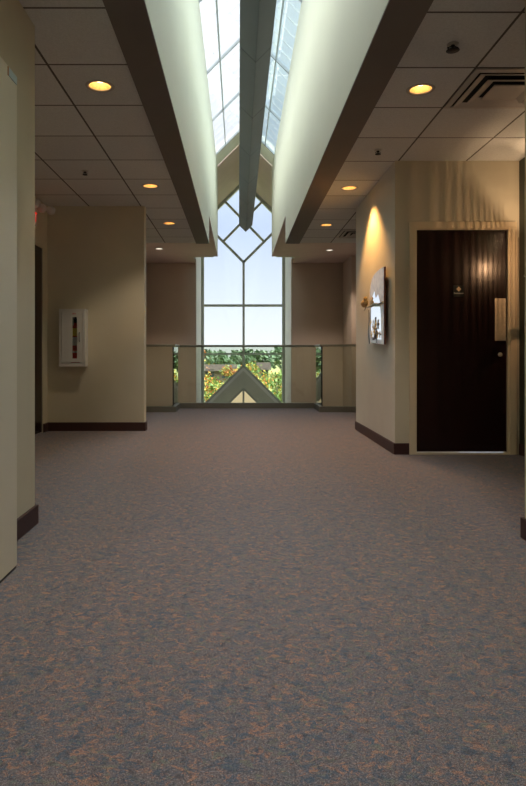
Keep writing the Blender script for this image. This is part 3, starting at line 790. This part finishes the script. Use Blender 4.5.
def tree(name, x, y, h, w, mats, weights, leafs, size, label, cat, group=None, trunk_h=0.35, dense=1.0, seed=0):
    rnd = random.Random(seed*13+5)
    t = thing(name, (x, y, -3.5), label, cat, group)
    tk = MB(); top = h*.8
    tk.tube([(0, 0, -.05), (.02*w, 0, h*trunk_h), (-.03*w, .02, top)], [.03*w+.03, .02*w+.02, .01], 8)
    tips = []
    nb = 9
    for k in range(nb):
        a = k*2.4+seed; z0 = h*(trunk_h*.7 + .5*k/nb); L = w*.42*(1-.4*k/nb)
        e = (L*math.cos(a), L*math.sin(a), z0+L*.6); tips.append(Vector(e))
        tk.tube([(0, 0, z0), (e[0]*.5, e[1]*.5, z0+L*.35), e], [.018*w+.008, .012*w+.004, .005], 6)
    tk.build('trunk', 'bark', t)
    m = MB()
    zc = h*(trunk_h+1)/2; hh = h*(1-trunk_h)/2
    lobes = [(Vector((0, 0, zc)), Vector((w*.36, w*.36, hh*.8)))]
    for k in range(11):
        a = rnd.uniform(0, 2*PI); el_ = rnd.uniform(-.8, 1)
        rr = math.sqrt(max(0.1, 1-el_*el_*.8))
        c = Vector((w*.32*rr*math.cos(a), w*.32*rr*math.sin(a), zc+el_*hh*.65)); q = rnd.uniform(.16, .26)
        lobes.append((c, Vector((w*q, w*q, min(w*q, hh*.6)*.85))))
    for i in range(leafs):
        c, r = lobes[i % len(lobes)]
        d = Vector((rnd.gauss(0, 1), rnd.gauss(0, 1), rnd.gauss(0, 1))).normalized()*rnd.uniform(.6, 1.03)*dense
        p = c + Vector((d.x*r.x, d.y*r.y, d.z*r.z))
        n1 = Vector((rnd.gauss(0, 1), rnd.gauss(0, 1), rnd.gauss(0, 1))).normalized(); n2 = n1.orthogonal().normalized(); n1 = n1.cross(n2)
        s = size*rnd.uniform(.6, 1.4)
        q = rnd.random()*sum(weights); mi = 0
        for mi, wgt in enumerate(weights):
            q -= wgt
            if q <= 0: break
        m.quad(p-n1*s, p+n2*s*.6, p+n1*s, p-n2*s*.6, mi)
    m.build('foliage', mats, t, recalc=False)
    return t
YRG = ['lg', 'ly', 'lo', 'lb', 'lr']
near = [
 (-1.95, 23.5, 3.6, 1.7, [2, 3, 2, 1, .6], 'autumn shrub with yellow and orange leaves outside at the lower left of the window'),
 (-1.25, 26.5, 3.85, 1.4, [3, 2, 1, 2, .3], 'yellow green young tree outside, left of the vestibule peak'),
 (-.35, 31.5, 4.2, 1.6, [2, 2, 2, 1, 1], 'rust and green shrub outside, just left of the vestibule peak'),
 (1.05, 33, 4.45, 1.9, [3, 3, .8, 2, .2], 'yellow tinged tree outside, just right of the vestibule peak'),
 (1.65, 26, 4.15, 1.5, [3, 1, .2, 3, .1], 'fresh green tree outside toward the right window jamb'),
 (2.15, 24, 3.7, 1.4, [3, 3, .6, 2, .2], 'low yellow green shrub outside at the lower right of the window'),
 (2.9, 28, 4.4, 2.0, [3, 1, .6, 2, .2], 'broad green tree outside beyond the right window jamb'),
 (-2.9, 28, 4.2, 2.0, [2, 1, 1, 2, .2], 'broad mixed green tree outside beyond the left window jamb')]
for i, (x, y, h, w, wt, lb) in enumerate(near):
    tree('autumn_tree', x, y, h, w, YRG, wt, 1700, .062, lb, 'tree', 'young autumn trees outside the window', trunk_h=.12, seed=i+1)
mid = [(-6.2, 58, 3.2, 4.6), (-2.1, 54, 2.7, 3.8), (1.0, 60, 3.3, 3.6), (6.4, 57, 3.7, 4.2), (3.4, 44, 3.3, 2.2), (-5.0, 42, 3.2, 2.8), (-1.9, 38, 3.1, 2.2)]
for i, (x, y, h, w) in enumerate(mid):
    tree('round_shrub', x, y, h, w, YRG, [4, 2, .5, 3, .2], 1100, .13, 'rounded green shrub in the middle distance, %s of the vestibule peak' % ('left' if x < .5 else 'right'), 'shrub', 'shrubs in the middle distance, %s part' % ('left' if x < .5 else 'right'), trunk_h=.08, seed=90+i)
tree('slender_tree', -1.35, 22, 5.15, .9, ['lo', 'ly', 'lr'], [3, 2, 1], 90, .05, 'slender tree with sparse orange leaves rising above the handrail at left', 'tree', trunk_h=.45, seed=30, dense=1.15)
fx = [(-26, 128, 9), (-17, 134, 8.8), (-11.5, 120, 7.2), (-7.4, 128, 7.8), (-3.4, 118, 7.0), (.9, 128, 7.7), (4.8, 118, 6.8), (9.3, 128, 8.0), (13.5, 119, 7.4), (17.5, 130, 7.9), (26, 132, 9.0)]
for i, (x, y, h) in enumerate(fx):
    tree('distant_tree', x, y, h*.76, 5.6, ['far', 'far2', 'ld'], [3, 2, 1], 700, .5, 'dark green tree in the hazy line along the horizon, %s of the window mullion' % ('left' if x < 2 else 'right'), 'tree', 'tree line on the horizon, %s part' % ('left' if x < 2 else 'right'), trunk_h=.08, seed=60+i)

def house(name, x, y, w, d, h, rh, wall_m, label):
    t = thing(name, (x, y, -3.5), label, 'building', 'low buildings beyond the trees')
    MB().box(-w/2, w/2, 0, d, 0, h).build('wall', wall_m, t)
    MB().prism([(-w/2-.4, -.4, h), (-w/2-.4, d+.4, h), (-w/2-.4, d/2, h+rh)], (w+.8, 0, 0)).build('roof', 'roofing', t)
    n = max(1, int(w//2))
    for k in range(n):
        cx = -w/2+(k+.5)*w/n
        MB().box(cx-.6, cx+.6, -.05, .0, 1.0, 2.2).build('window', 'carglass', t)
house('brick_house', -2.9, 88, 4.6, 5, 2.0, .9, 'brick', 'long low tan building with grey roof, left beyond the trees')
house('grey_roofed_house', 3.9, 95, 1.4, 4, 2.0, 1.1, 'brick', 'low building with pale grey roof, right beyond the trees')
# parked blue car
car = thing('parked_car', (2.05, 50, -3.47), 'blue car parked in the lot, right of the vestibule peak', 'car')
pts = [(-2.1, .35), (2.1, .35), (2.12, .85), (1.2, .95), (.6, 1.42), (-1.0, 1.45), (-1.7, .98), (-2.12, .85)]
MB().prism([(a, -.85, b) for a, b in pts], (0, 1.7, 0)).build('body', 'bluecar', car, bevel=.05)
MB().prism([(-.95, -.87, 1.36), (.52, -.87, 1.34), (1.0, -.87, .98), (-1.45, -.87, 1.0)], (0, .02, 0)).build('side_window', 'carglass', car)
for s in (-1.3, 1.3):
    for yy in (-.8, .8): MB().lathe([(.001, -.1), (.33, -.1), (.33, .1), (.001, .1)], 20, (s, yy, .33), 'Y').build('wheel', 'tyre', car)
